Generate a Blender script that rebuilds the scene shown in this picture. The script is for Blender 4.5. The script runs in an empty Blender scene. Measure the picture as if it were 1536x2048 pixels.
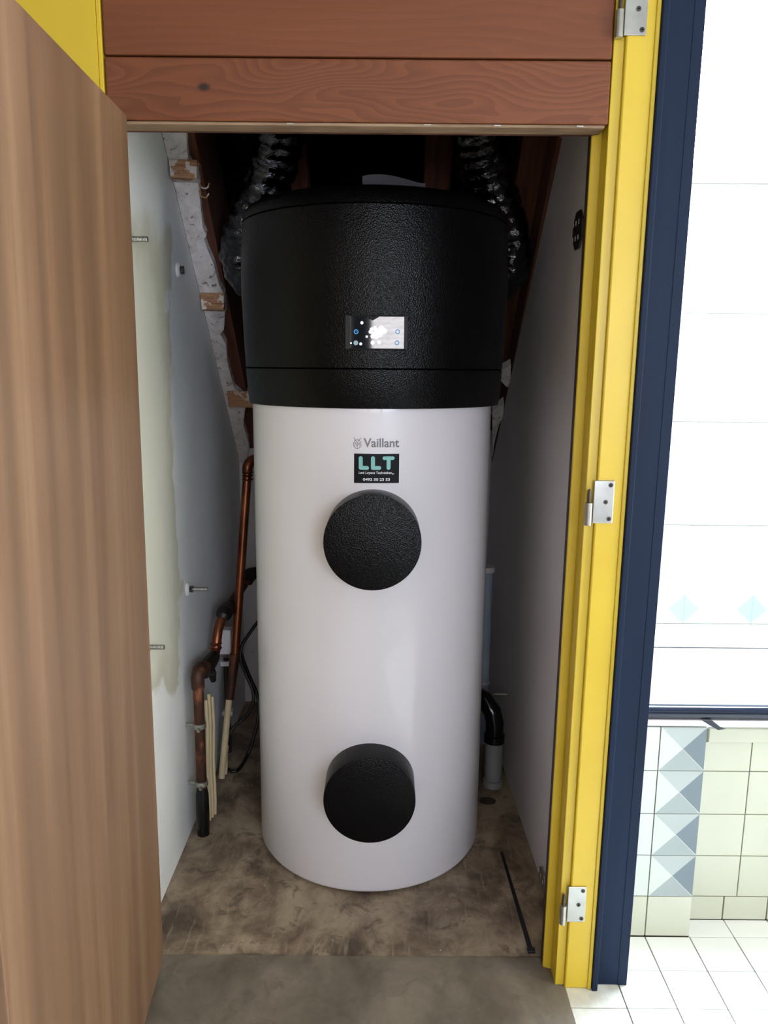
import bpy, bmesh, math, random
from mathutils import Vector, Matrix, noise
random.seed(7)
sc = bpy.context.scene
C = sc.collection

# ------------------------------------------------------------------ camera
F_PX, PITCH, ROLL, CAM_H = 1560.0, math.radians(10.5), math.radians(0.53), 1.328
cam = bpy.data.cameras.new('camera')
cam.sensor_fit = 'HORIZONTAL'; cam.sensor_width = 36.0
cam.lens = 36.0 * F_PX / 1536.0
cam.clip_start = 0.05
cam_o = bpy.data.objects.new('camera', cam); C.objects.link(cam_o)
cam_o.matrix_world = (Matrix.Translation((0, 0, CAM_H)) @ Matrix.Rotation(math.pi/2 - PITCH, 4, 'X')
                      @ Matrix.Rotation(ROLL, 4, 'Z'))
sc.camera = cam_o

# ------------------------------------------------------------------ light settings
WINDOW_STRENGTH = 19.0       # daylight through the window in the wall behind the viewer
SIDE_WINDOW_STRENGTH = 16.0   # daylight through the window in the right end wall
SKYLIGHT_STRENGTH = 115.0     # daylight through the roof window over the bath
EXPOSURE = -0.54
w = bpy.data.worlds.new('world'); sc.world = w; w.use_nodes = True
w.node_tree.nodes['Background'].inputs[0].default_value = (0.75, 0.85, 1.0, 1)
w.node_tree.nodes['Background'].inputs[1].default_value = 0.3
sc.view_settings.view_transform = 'Standard'
sc.view_settings.look = 'None'
sc.view_settings.gamma = 1.0
sc.view_settings.use_curve_mapping = False
sc.view_settings.exposure = EXPOSURE
sc.cycles.use_denoising = True

# ------------------------------------------------------------------ photo pixel -> point (a direction plus a known plane)
def ray(px, py):
    a = (px - 768) / F_PX; b = (1024 - py) / F_PX
    x = a*math.cos(ROLL) - b*math.sin(ROLL); y = a*math.sin(ROLL) + b*math.cos(ROLL)
    return Vector((x, math.cos(PITCH) + y*math.sin(PITCH), -math.sin(PITCH) + y*math.cos(PITCH)))
EYE = Vector((0, 0, CAM_H))
def at_y(px, py, y): d = ray(px, py); return EYE + d*(y/d.y)
def at_z(px, py, z=0.0): d = ray(px, py); return EYE + d*((z - CAM_H)/d.z)
def at_x(px, py, x): d = ray(px, py); return EYE + d*(x/d.x)

# ------------------------------------------------------------------ materials
def lin(c):
    def f(v):
        v /= 255.0
        return v/12.92 if v <= 0.04045 else ((v+0.055)/1.055)**2.4
    return (f(c[0]), f(c[1]), f(c[2]), 1.0)

class NT:
    def __init__(s, name):
        s.m = bpy.data.materials.new(name); s.m.use_nodes = True
        s.t = s.m.node_tree; s.b = s.t.nodes['Principled BSDF']
        s.tc = s.t.nodes.new('ShaderNodeTexCoord')
    def n(s, typ, **kw):
        x = s.t.nodes.new(typ)
        for k, v in kw.items(): setattr(x, k, v)
        return x
    def l(s, a, b): s.t.links.new(a, b)
    def coord(s, scale=(1, 1, 1), loc=(0, 0, 0), world=False):
        mp = s.n('ShaderNodeMapping'); mp.inputs['Scale'].default_value = scale; mp.inputs['Location'].default_value = loc
        if world:
            g = s.n('ShaderNodeNewGeometry'); s.l(g.outputs['Position'], mp.inputs['Vector'])
        else:
            s.l(s.tc.outputs['Object'], mp.inputs['Vector'])
        return mp.outputs[0]
    def noise(s, vec, scale, detail=4, rough=0.55, dist=0.0):
        x = s.n('ShaderNodeTexNoise'); x.inputs['Scale'].default_value = scale; x.inputs['Detail'].default_value = detail
        x.inputs['Roughness'].default_value = rough; x.inputs['Distortion'].default_value = dist
        s.l(vec, x.inputs['Vector']); return x.outputs['Fac']
    def ramp(s, fac, stops):
        r = s.n('ShaderNodeValToRGB'); el = r.color_ramp.elements
        while len(el) < len(stops): el.new(0.5)
        for e, (p, c) in zip(el, stops): e.position = p; e.color = c if len(c) == 4 else lin(c)
        s.l(fac, r.inputs[0]); return r.outputs[0]
    def mix(s, fac, a, b):
        x = s.n('ShaderNodeMix', data_type='RGBA')
        if isinstance(fac, float): x.inputs[0].default_value = fac
        else: s.l(fac, x.inputs[0])
        for i, v in ((6, a), (7, b)):
            if hasattr(v, 'links'): s.l(v, x.inputs[i])
            else: x.inputs[i].default_value = lin(v)
        return x.outputs[2]
    def math(s, op, a, b=0.0, c=None):
        x = s.n('ShaderNodeMath', operation=op)
        for i, v in enumerate((a, b, c)):
            if v is None: continue
            if hasattr(v, 'links'): s.l(v, x.inputs[i])
            else: x.inputs[i].default_value = v
        return x.outputs[0]
    def smooth(s, v, lo, hi):
        x = s.n('ShaderNodeMapRange', interpolation_type='SMOOTHSTEP')
        s.l(v, x.inputs[0]); x.inputs[1].default_value = lo; x.inputs[2].default_value = hi
        return x.outputs[0]
    def bump(s, h, strength=0.3, dist=0.002):
        x = s.n('ShaderNodeBump'); x.inputs['Strength'].default_value = strength; x.inputs['Distance'].default_value = dist
        s.l(h, x.inputs['Height']); s.l(x.outputs[0], s.b.inputs['Normal']); return x
    def set(s, color=None, rough=None, metal=None, coat=None, spec=None):
        for k, v in (('Base Color', color), ('Roughness', rough), ('Metallic', metal), ('Coat Weight', coat), ('Specular IOR Level', spec)):
            if v is None: continue
            if hasattr(v, 'links'): s.l(v, s.b.inputs[k])
            elif k == 'Base Color': s.b.inputs[k].default_value = lin(v)
            else: s.b.inputs[k].default_value = v
        return s.m

def plain(name, c, c2=None, scale=12.0, rough=0.5, metal=0.0, bump=0.0, bscale=120.0, coat=0.0, stretch=(1, 1, 1), spec=None, bdist=0.002):
    t = NT(name); v = t.coord(stretch)
    c2 = c2 or tuple(max(0, x*0.93) for x in c)
    f = t.noise(v, scale)
    col = t.ramp(f, [(0.3, c2), (0.7, c)])
    t.set(col, rough, metal, coat, spec)
    if bump: t.bump(t.noise(t.coord(), bscale, 3), bump, bdist)
    return t.m

def m_plank(name, wav):
    t = NT(name); v = t.coord((1, 1, 1))
    warp = t.noise(t.coord((1.1, 1, 4.5), (3.1 if wav else 0.4, 0, 0)), 2.2, 1.5)
    sep = t.n('ShaderNodeSeparateXYZ'); t.l(v, sep.inputs[0])
    ring = t.math('ADD', t.math('MULTIPLY', sep.outputs[2], 70.0 if wav else 50.0), t.math('MULTIPLY', warp, 22.0 if wav else 6.0))
    g = t.math('FRACT', ring)
    g2 = t.smooth(g, 0.0, 0.9)
    fine = t.noise(t.coord((2.5, 1, 90)), 3.0, 5)
    big = t.noise(t.coord((1.5, 1, 8)), 1.5, 3)
    a = t.mix(big, (98, 54, 30), (130, 76, 45))
    b = t.mix(g2, (124, 72, 42), (80, 42, 24))
    col = t.mix(0.36 if wav else 0.14, a, b)
    col = t.mix(t.math('MULTIPLY', fine, 0.35), col, (82, 43, 25))
    kn = t.n('ShaderNodeVectorMath', operation='DISTANCE'); 
    mp = t.coord((1.0, 0.0, 1.6)); t.l(mp, kn.inputs[0]); kn.inputs[1].default_value = (-0.325, 0, 1.812*1.6) if wav else (9, 9, 9)
    col = t.mix(t.math('SUBTRACT', 1.0, t.smooth(kn.outputs['Value'], 0.004, 0.016)), col, (40, 24, 18))
    t.set(col, 0.5, spec=0.3)
    t.bump(t.math('ADD', fine, t.math('MULTIPLY', g2, 0.5 if wav else 0.1)), 0.25, 0.001)
    return t.m

def m_door():
    t = NT('door_veneer')
    s1 = t.noise(t.coord((1, 5.5, 0.22)), 3.0, 3, 0.5, 0.5)
    s2 = t.noise(t.coord((1, 60, 1.6)), 4.0, 4, 0.6)
    s3 = t.noise(t.coord((1, 22, 0.5), (0, 3, 0)), 2.2, 3, 0.5, 0.6)
    col = t.ramp(s1, [(0.30, (108, 81, 59)), (0.5, (122, 92, 68)), (0.72, (141, 109, 82))])
    col = t.mix(t.math('MULTIPLY', t.smooth(s2, 0.5, 0.75), 0.34), col, (108, 80, 60))
    col = t.mix(t.math('MULTIPLY', t.smooth(s3, 0.6, 0.7), 0.35), col, (104, 76, 62))
    t.set(col, 0.42, spec=0.35); t.bump(s2, 0.12, 0.001)
    return t.m

def m_plaster_left():
    t = NT('stained_plaster')
    v = t.coord(); sep = t.n('ShaderNodeSeparateXYZ'); t.l(v, sep.inputs[0])
    wob = t.math('MULTIPLY', t.math('SUBTRACT', t.noise(t.coord((1, 3.0, 2.2)), 2.0, 4), 0.5), 0.34)
    y = t.math('ADD', sep.outputs[1], wob); z = t.math('ADD', sep.outputs[2], wob)
    inside = t.math('MULTIPLY', t.math('SUBTRACT', 1.0, t.smooth(y, 2.02, 2.05)),
                    t.math('MULTIPLY', t.smooth(z, 0.50, 0.53), t.math('SUBTRACT', 1.0, t.smooth(z, 1.58, 1.72))))
    inner = t.math('MULTIPLY', t.math('SUBTRACT', 1.0, t.smooth(y, 1.90, 2.03)),
                   t.math('MULTIPLY', t.smooth(z, 0.52, 0.64), t.math('SUBTRACT', 1.0, t.smooth(z, 1.48, 1.64))))
    rim = t.math('SUBTRACT', inside, inner)
    base = t.ramp(t.noise(v, 3.0, 5), [(0.3, (214, 216, 215)), (0.7, (230, 232, 229))])
    col = t.mix(t.math('MULTIPLY', inside, 0.75), base, (208, 207, 186))
    col = t.mix(t.math('MULTIPLY', rim, 0.45), col, (172, 165, 140))
    spk = t.smooth(t.noise(v, 60.0, 2), 0.74, 0.80)
    col = t.mix(t.math('MULTIPLY', spk, 0.5), col, (120, 112, 100))
    t.set(col, 0.6); t.bump(t.noise(t.coord((1, 1, .5)), 14.0, 5), 0.18, 0.004)
    return t.m

def m_plaster(name, c):
    t = NT(name); v = t.coord()
    base = t.ramp(t.noise(v, 3.0, 5), [(0.3, tuple(x*0.94 for x in c)), (0.7, c)])
    spk = t.smooth(t.noise(t.coord((1, 1.4, .7)), 26.0, 2), 0.735, 0.77)
    col = t.mix(t.math('MULTIPLY', spk, 0.5), base, (95, 90, 88))
    t.set(col, 0.65); t.bump(t.noise(v, 18.0, 5), 0.15, 0.003)
    return t.m

def m_concrete(name, smooth):
    t = NT(name); v = t.coord((1, 1, 1))
    a = t.noise(t.coord((1.3, 1, 1)), 5.5, 6, 0.65, 0.4); b = t.noise(t.coord((1, 1, 1), (4, 2, 0)), 13.0, 5, 0.7, 0.8); d = t.noise(v, 70.0, 3)
    if smooth:
        col = t.ramp(a, [(0.3, (92, 83, 70)), (0.5, (116, 107, 93)), (0.7, (140, 130, 114))])
        col = t.mix(t.math('MULTIPLY', t.smooth(b, 0.52, 0.66), 0.5), col, (92, 82, 69))
    else:
        col = t.ramp(a, [(0.32, (78, 65, 54)), (0.45, (120, 103, 85)), (0.57, (162, 144, 121)), (0.72, (184, 166, 140))])
        col = t.mix(t.math('MULTIPLY', t.smooth(b, 0.52, 0.64), 0.6), col, (66, 56, 48))
        st = t.noise(t.coord((9, 1.0, 1)), 9.0, 4)
        col = t.mix(t.math('MULTIPLY', t.smooth(st, 0.56, 0.72), 0.45), col, (172, 156, 134))
        sp = t.smooth(t.noise(v, 95.0, 1), 0.77, 0.80)
        col = t.mix(sp, col, (205, 200, 190))
    col = t.mix(t.math('MULTIPLY', d, 0.25), col, (90, 80, 70))
    t.set(col, 0.6 if smooth else 0.5, spec=0.35); t.bump(t.math('ADD', b, t.math('MULTIPLY', d, 0.4)), 0.25, 0.003)
    return t.m

def m_black_grain(name):
    t = NT(name); v = t.coord()
    vo = t.n('ShaderNodeTexVoronoi'); vo.inputs['Scale'].default_value = 330.0; t.l(v, vo.inputs['Vector'])
    h = t.math('ADD', vo.outputs['Distance'], t.noise(v, 160.0, 3))
    t.set(t.ramp(t.noise(v, 40.0), [(0.3, (5, 5, 6)), (0.7, (8, 8, 9))]), 0.27, spec=0.17)
    t.bump(h, 0.4, 0.0016)
    return t.m

def m_crumble():
    t = NT('crumbling_render'); v = t.coord()
    a = t.noise(v, 22.0, 6, 0.65, 0.6); b = t.noise(v, 60.0, 4)
    col = t.ramp(a, [(0.30, (130, 124, 122)), (0.42, (205, 200, 198)), (0.7, (232, 226, 222))])
    col = t.mix(t.math('MULTIPLY', t.smooth(b, 0.60, 0.70), 0.8), col, (70, 62, 58))
    t.set(col, 0.8); t.bump(t.math('ADD', a, b), 0.5, 0.006)
    return t.m

def m_block():
    t = NT('flaking_timber'); v = t.coord()
    a = t.noise(v, 26.0, 4, 0.6, 0.5); g = t.noise(t.coord((6, 1, 60)), 3.0, 3)
    wood = t.ramp(g, [(0.3, (128, 88, 58)), (0.7, (178, 136, 98))])
    col = t.mix(t.smooth(a, 0.50, 0.54), wood, (206, 196, 188))
    t.set(col, 0.75); t.bump(a, 0.3, 0.003)
    return t.m

def m_foil(name, c, rough, crumple=1.0):
    t = NT(name); v = t.coord()
    t.set(t.ramp(t.noise(v, 9.0), [(0.3, tuple(x*.7 for x in c)), (0.7, c)]), rough, 1.0)
    t.bump(t.noise(t.coord((1, 1, 1.6)), 38.0, 4, 0.6, 1.2), 0.6*crumple, 0.01)
    return t.m

def m_copper(name, dirt):
    t = NT(name); v = t.coord()
    a = t.noise(t.coord((1, 1, .4)), 16.0, 5)
    col = t.ramp(a, [(0.3, (84, 46, 29)), (0.55, (138, 80, 53)), (0.75, (166, 102, 70))])
    if dirt: col = t.mix(t.math('MULTIPLY', t.smooth(t.noise(t.coord((2, 2, 1), (1, 5, 2)), 14.0, 4), 0.34, 0.5), 0.85), col, (48, 35, 25))
    t.set(col, 0.34 if not dirt else 0.5, 0.9 if not dirt else 0.5)
    return t.m

def m_emit(name, c, strength):
    t = NT(name); t.set((10, 10, 10), 0.3)
    t.b.inputs['Emission Color'].default_value = lin(c); t.b.inputs['Emission Strength'].default_value = strength
    return t.m

def m_window(name, c, strength, wavy):
    t = NT(name); t.set((20, 20, 20), 0.4)
    v = t.coord((1, 1, 1))
    wv = t.n('ShaderNodeTexWave'); wv.wave_type = 'BANDS'; wv.bands_direction = 'Z'
    wv.inputs['Scale'].default_value = 9.0; wv.inputs['Distortion'].default_value = 5.0; wv.inputs['Detail'].default_value = 2; wv.inputs['Detail Scale'].default_value = 2.5
    t.l(v, wv.inputs['Vector'])
    lo = tuple(x*0.82 for x in c) if wavy else c
    col = t.ramp(wv.outputs['Fac'], [(0.35, lo), (0.65, c)])
    t.l(col, t.b.inputs['Emission Color']); t.b.inputs['Emission Strength'].default_value = strength
    return t.m

M = {}
M['yellow'] = plain('yellow_paint', (205, 176, 46), (198, 167, 40), 6, 0.42, bump=0.05, bscale=60)
M['navy'] = plain('navy_paint', (15, 32, 57), (12, 26, 47), 4, 0.6, bump=0.05, bscale=50, stretch=(4, 4, .4), spec=0.2)
M['plank'] = m_plank('cedar_plank', True); M['plank_up'] = m_plank('cedar_plank_plain', False)
M['plank_edge'] = plain('weathered_plank_edge', (150, 124, 98), (112, 88, 66), 9, 0.7, stretch=(1, 4, 14), bump=0.2)
M['door'] = m_door()
M['plaster_l'] = m_plaster_left(); M['plaster'] = m_plaster('grey_plaster', (206, 202, 205)); M['white_wall'] = m_plaster('white_room_paint', (226, 226, 222)); M['room_wall'] = m_plaster('grey_room_paint', (172, 170, 164))
M['concrete'] = m_concrete('rough_concrete', False); M['concrete_s'] = m_concrete('smooth_concrete', True)
M['white'] = plain('white_enamel', (226, 222, 224), (222, 218, 220), 3, 0.3, coat=0.6)
M['black'] = m_black_grain('black_grained_plastic')
M['bezel'] = plain('black_satin_bezel', (7, 7, 8), (5, 5, 6), 5, 0.45, spec=0.25)
M['black_s'] = plain('black_gloss', (9, 9, 10), (7, 7, 8), 5, 0.12)
M['black_m'] = plain('black_rubber', (20, 20, 21), (14, 14, 15), 8, 0.5)
M['seam'] = plain('dark_seam', (2, 2, 2), (1, 1, 1), 5, 0.9, spec=0.02)
M['screen'] = plain('display_glass', (6, 7, 9), (5, 6, 8), 5, 0.04, spec=1.0)
M['ic_w'] = m_emit('icon_white', (245, 248, 255), 2.6); M['ic_b'] = m_emit('icon_blue', (60, 165, 240), 1.0); M['ic_g'] = m_emit('icon_pale', (160, 205, 225), 0.7)
M['logo'] = plain('grey_print', (122, 120, 122), (112, 110, 112), 5, 0.45)
M['stick'] = plain('sticker_black', (14, 17, 20), (11, 13, 16), 5, 0.5, spec=0.15)
M['teal'] = plain('teal_print', (136, 200, 192), (126, 190, 182), 6, 0.5); M['wprint'] = plain('white_print', (235, 238, 238), (225, 228, 228), 6, 0.5)
M['crumble'] = m_crumble(); M['block'] = m_block()
M['rafter'] = plain('red_brown_rafter', (100, 57, 38), (62, 34, 23), 5, 0.8, stretch=(10, 1, 1), bump=0.2)
M['plug'] = plain('dirty_plug', (70, 58, 50), (48, 40, 35), 40, 0.6); M['raw_wood'] = plain('dark_raw_wood', (52, 32, 25), (38, 23, 18), 8, 0.8); M['foil'] = m_foil('duct_foil', (92, 92, 96), 0.05, 0.7); M['foil_d'] = m_foil('roof_foil', (34, 35, 38), 0.3, 0.6)
M['copper'] = m_copper('copper', False); M['copper_d'] = m_copper('dirty_copper', True)
M['dark_fit'] = plain('dark_fitting', (40, 33, 28), (22, 18, 16), 30, 0.45, metal=0.3, bump=0.3, bscale=90)
M['steel'] = plain('zinc_steel', (186, 184, 176), (160, 158, 150), 20, 0.32, metal=0.9); M['steel_d'] = plain('dark_steel', (84, 78, 74), (60, 55, 52), 20, 0.45, metal=0.7)
M['cream'] = plain('cream_plastic', (214, 194, 152), (200, 178, 138), 8, 0.5); M['grey_pvc'] = plain('grey_pvc', (140, 142, 144), (124, 126, 128), 8, 0.3)
M['blue_pvc'] = plain('pale_blue_pvc', (168, 184, 204), (152, 168, 190), 8, 0.35); M['white_pl'] = plain('white_plastic', (220, 216, 216), (208, 204, 204), 6, 0.45)
M['tile'] = plain('white_glazed_tile', (208, 214, 208), (202, 208, 201), 3, 0.16); M['tile_a'] = plain('apron_tile', (190, 197, 190), (184, 191, 184), 3, 0.18); M['tile_c'] = plain('cream_glazed_tile', (186, 188, 170), (178, 180, 161), 3, 0.2)
M['tile_f'] = plain('floor_tile', (232, 234, 230), (222, 224, 218), 4, 0.22); M['tile_fw'] = plain('worn_floor_tile', (226, 226, 216), (184, 182, 168), 14, 0.4)
M['t_grey'] = plain('tile_print_light_grey', (146, 155, 153), (139, 148, 146), 4, 0.18); M['t_mid'] = plain('tile_print_mid_grey', (162, 170, 167), (156, 164, 161), 4, 0.18); M['t_dark'] = plain('tile_print_slate', (103, 115, 121), (97, 109, 115), 4, 0.18)
M['t_teal'] = plain('tile_print_pale_teal', (156, 214, 204), (152, 210, 199), 4, 0.2)
M['grout'] = plain('grout', (176, 172, 152), (150, 146, 126), 20, 0.9); M['grout_d'] = plain('dark_grout', (110, 98, 80), (84, 72, 58), 20, 0.9)
M['grout_w'] = plain('white_grout', (226, 228, 224), (220, 222, 218), 20, 0.9); M['rail'] = plain('dark_blue_gloss', (22, 30, 46), (16, 22, 36), 5, 0.12); M['paper'] = plain('paper', (236, 236, 242), (228, 228, 236), 20, 0.8)
M['win1'] = m_window('frosted_daylight', (240, 236, 240), WINDOW_STRENGTH, True); M['win1b'] = m_window('frosted_daylight_dim', (250, 240, 228), WINDOW_STRENGTH*.65, True); M['win1c'] = m_window('frosted_fill_daylight', (220, 229, 250), WINDOW_STRENGTH*1.75, True); M['win3'] = m_window('side_daylight', (250, 248, 236), SIDE_WINDOW_STRENGTH, False); M['win2'] = m_window('roof_daylight', (214, 233, 255), SKYLIGHT_STRENGTH, False)  # the strongest frosted pane is an added bluish fill light

# ------------------------------------------------------------------ mesh helpers
def obj(name, bm, mats, parent=None, smooth=False, bevel=0.0, recalc=True):
    if recalc: bmesh.ops.recalc_face_normals(bm, faces=bm.faces)
    me = bpy.data.meshes.new(name); bm.to_mesh(me); bm.free()
    for m in (mats if isinstance(mats, (list, tuple)) else [mats]): me.materials.append(M[m])
    if smooth:
        for p in me.polygons: p.use_smooth = True
        me.set_sharp_from_angle(angle=math.radians(smooth if smooth is not True else 40))
    o = bpy.data.objects.new(name, me); C.objects.link(o)
    if parent: o.parent = parent
    if bevel:
        b = o.modifiers.new('bevel', 'BEVEL'); b.width = bevel; b.segments = 2; b.limit_method = 'ANGLE'
    return o
def tag(o, label=None, cat=None, group=None, kind=None):
    for k, v in (('label', label), ('category', cat), ('group', group), ('kind', kind)):
        if v: o[k] = v
    return o
def thing(name, loc=(0, 0, 0), label=None, cat=None, group=None):
    o = bpy.data.objects.new(name, None); o.location = loc; o.empty_display_size = 0.05; C.objects.link(o)
    bpy.context.view_layer.update() if False else None
    return tag(o, label, cat, group)
def adopt(child, parent):      # keep a world-space mesh in place under an empty that has a location
    child.parent = parent; child.matrix_parent_inverse = Matrix.Translation(-Vector(parent.location))
    return child
def B(): return bmesh.new()
def box(bm, x0, x1, y0, y1, z0, z1, mi=0):
    v = [bm.verts.new(p) for p in ((x0,y0,z0),(x1,y0,z0),(x1,y1,z0),(x0,y1,z0),(x0,y0,z1),(x1,y0,z1),(x1,y1,z1),(x0,y1,z1))]
    for q in ((0,3,2,1),(4,5,6,7),(0,1,5,4),(1,2,6,5),(2,3,7,6),(3,0,4,7)):
        bm.faces.new([v[i] for i in q]).material_index = mi
    return bm
def prism(bm, pts, ext, mi=0):           # polygon (3D points) swept along ext
    a = [bm.verts.new(p) for p in pts]; e = Vector(ext); b = [bm.verts.new(Vector(p)+e) for p in pts]
    n = len(pts); bm.faces.new(a).material_index = mi; bm.faces.new(b[::-1]).material_index = mi
    for i in range(n): bm.faces.new((a[i], b[i], b[(i+1) % n], a[(i+1) % n])).material_index = mi
    return bm
def catmull(pts, sub):
    P = [Vector(p) for p in pts]; out = []
    for i in range(len(P)-1):
        p0, p1, p2, p3 = P[max(i-1, 0)], P[i], P[i+1], P[min(i+2, len(P)-1)]
        for k in range(sub):
            t = k/sub
            out.append(0.5*((2*p1) + (p2-p0)*t + (2*p0-5*p1+4*p2-p3)*t*t + (3*p1-p0-3*p2+p3)*t**3))
    out.append(P[-1]); return out
def tube(bm, pts, r, seg=14, sub=0, cap=True, mi=0):
    P = catmull(pts, sub) if sub else [Vector(p) for p in pts]
    if sub and isinstance(r, (list, tuple)):
        r0 = r; r = [r0[min(i//sub, len(r0)-1)]*(1-(i % sub)/sub) + r0[min(i//sub+1, len(r0)-1)]*((i % sub)/sub) for i in range(len(P))]
    n = len(P); rings = []; ref = None
    for i, p in enumerate(P):
        d = (P[min(i+1, n-1)] - P[max(i-1, 0)]).normalized()
        if ref is None: ref = d.orthogonal().normalized()
        ref = (ref - d*ref.dot(d)).normalized(); s = d.cross(ref)
        rr = r(i/(n-1)) if callable(r) else (r[i] if isinstance(r, (list, tuple)) else r)
        rings.append([bm.verts.new(p + (ref*math.cos(a) + s*math.sin(a))*rr) for a in (2*math.pi*k/seg for k in range(seg))])
    for a, b in zip(rings, rings[1:]):
        for k in range(seg): bm.faces.new((a[k], a[(k+1) % seg], b[(k+1) % seg], b[k])).material_index = mi
    if cap: bm.faces.new(rings[0][::-1]).material_index = mi; bm.faces.new(rings[-1]).material_index = mi
    return rings
def cyl(bm, p0, p1, r, seg=24, mi=0): tube(bm, [p0, p1], r, seg, mi=mi); return bm
def lathe(bm, cx, cy, prof, seg=96, mi=0):
    rings = []
    for r, z in prof:
        if r < 1e-6: rings.append([bm.verts.new((cx, cy, z))])
        else: rings.append([bm.verts.new((cx+r*math.sin(a), cy-r*math.cos(a), z)) for a in (2*math.pi*k/seg for k in range(seg))])
    for a, b in zip(rings, rings[1:]):
        for k in range(seg):
            k2 = (k+1) % seg
            if len(a) == 1 and len(b) == 1: continue
            if len(a) == 1: f = (a[0], b[k2], b[k])
            elif len(b) == 1: f = (a[k], a[k2], b[0])
            else: f = (a[k], a[k2], b[k2], b[k])
            bm.faces.new(f).material_index = mi
    return bm
def text_bm(s, size, bold=0.0, space=1.0):
    cu = bpy.data.curves.new('t', 'FONT'); cu.body = s; cu.size = size; cu.offset = bold; cu.space_character = space; cu.resolution_u = 4
    o = bpy.data.objects.new('t', cu); C.objects.link(o)
    dg = bpy.context.evaluated_depsgraph_get(); dg.update()
    me = bpy.data.meshes.new_from_object(o.evaluated_get(dg))
    bm = B(); bm.from_mesh(me); bpy.data.objects.remove(o); bpy.data.meshes.remove(me); bpy.data.curves.remove(cu)
    return bm
def bounds2(bm):
    xs = [v.co.x for v in bm.verts]; ys = [v.co.y for v in bm.verts]; return min(xs), max(xs), min(ys), max(ys)

# ------------------------------------------------------------------ the setting
XL, XR, YB = -0.551, 0.42, 2.95           # closet walls
FY = 1.488                                # front plane of the door frame
def struct(name, bm, m, label=None, **k): return tag(obj(name, bm, m, **k), label, None, None, 'structure')
def plane_grid(bm, x0, x1, y0, y1, z, nx=1, ny=1):
    return box(bm, x0, x1, y0, y1, z-0.05, z)
struct('floor', plane_grid(B(), XL-0.02, XR+0.02, 1.572, YB+0.25, 0.0), 'concrete', 'rough brown concrete floor inside the closet')
struct('floor_threshold', plane_grid(B(), -0.60, 0.404, 0.2, 1.57, 0.003), 'concrete_s', 'smooth grey concrete threshold before the closet')
# left wall of the closet: its top follows the roof slope
def slope_wall(name, x0, x1, s, mat, label, y0=1.585):
    pts = [(x0, y0, -0.02), (x0, YB+0.02, -0.02), (x0, YB+0.02, s-YB-0.02), (x0, y0, s-y0)]
    return struct(name, prism(B(), pts, (x1-x0, 0, 0)), mat, label)
SL, SR = 3.925, 3.885
wall_l = slope_wall('wall_left', XL, XL-0.06, SL, 'plaster_l', 'stained off-white plaster wall left of the water heater')
bmr = B(); pts = [(XR+0.008, 1.585, -0.02), (0.402, YB+0.02, -0.02), (0.402, YB+0.02, SR-YB-0.02), (XR+0.008, 1.585, SR-1.585)]
prism(bmr, pts, (0.06, 0, 0)); wall_r = struct('wall_right', bmr, 'plaster', 'grey plaster wall right of the water heater')
struct('wall_back', box(B(), XL-0.05, XR+0.05, YB, YB+0.06, -0.02, 1.34), 'plaster', 'low grey plaster wall behind the water heater')

# sloping roof underside with foil sheet and rafters
SF = 4.29
bm = B()
nx, ny = 40, 60
vs = []
for j in range(ny+1):
    row = []
    y = 1.52 + (3.25-1.52)*j/ny
    for i in range(nx+1):
        x = XL-0.05 + (XR-XL+0.1)*i/nx
        d = 0.012*noise.noise(Vector((x*9, y*9, 0))) + 0.008*noise.noise(Vector((x*25, y*14, 3)))
        row.append(bm.verts.new((x, y+d*.7, SF-y+d*.7)))
    vs.append(row)
for j in range(ny):
    for i in range(nx): bm.faces.new((vs[j][i], vs[j][i+1], vs[j+1][i+1], vs[j+1][i]))
roof = struct('ceiling_slope', bm, 'foil_d', 'dark foil-lined underside of the sloping roof', smooth=True, recalc=True)
def rafter(x0, x1, s0, s1, ya, yb):
    # a beam following the 45 degree slope between the sums s0 and s1 (y+z)
    pts = [(x0, ya, s0-ya), (x0, yb, s0-yb), (x0, yb+(s1-s0)/2, s1-yb-(s1-s0)/2), (x0, ya+(s1-s0)/2, s1-ya-(s1-s0)/2)]
    o = obj('rafter', prism(B(), pts, (x1-x0, 0, 0)), 'rafter', roof); return o
rafter(0.105, 0.178, 4.17, 4.285, 1.6, 2.95)
rafter(XL+0.03, XL+0.074, SL+0.03, 4.27, 1.6, 2.93)
rafter(XR-0.075, XR+0.005, 4.03, 4.26, 1.6, 2.93)
rafter(0.4085, 0.48, SR-.004, 4.27, 1.6, 2.93)  # rafter flush with the wall, added to close a background light leak
rafter(XL-0.06, XL+.002, SL-.004, 4.27, 1.6, 2.93)  # unseen filler beam added against light leaking over the left wall
rafter(-0.30, -0.225, 4.19, 4.285, 1.6, 2.95)

# ragged render along the left wall's sloping top, and the batten ends in it
def on_slope(px, py, s): d = ray(px, py); t = (s-CAM_H)/(d.y+d.z); return EYE + d*t
edge_px = [(372,262),(374,300),(377,320),(392,345),(397,372),(400,420),(405,455),(412,472),(408,478),(415,500),(428,530),(440,570),(447,590),(449,625),(447,660),(440,668),(452,690),(455,720),(462,750),(470,778),(484,790),(497,800),(490,820),(486,850),(497,880),(498,900),(492,925)]
bm = B(); sband = SL-0.004
tops = []; bots = []
for px, py in edge_px:
    p = on_slope(px, py, sband); q = Vector((XL+0.001, p.y, p.z))
    jit = 0.006*noise.noise(p*40)
    tops.append((bm.verts.new(q), bm.verts.new(q+Vector((0, .035, .035)))))
    mid = (p+q)/2 + Vector((0, -jit-.004, -jit-.004))
    bots.append((bm.verts.new(mid), bm.verts.new(p+Vector((jit, 0, 0))), bm.verts.new(p+Vector((jit, .035, .035)))))
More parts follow.
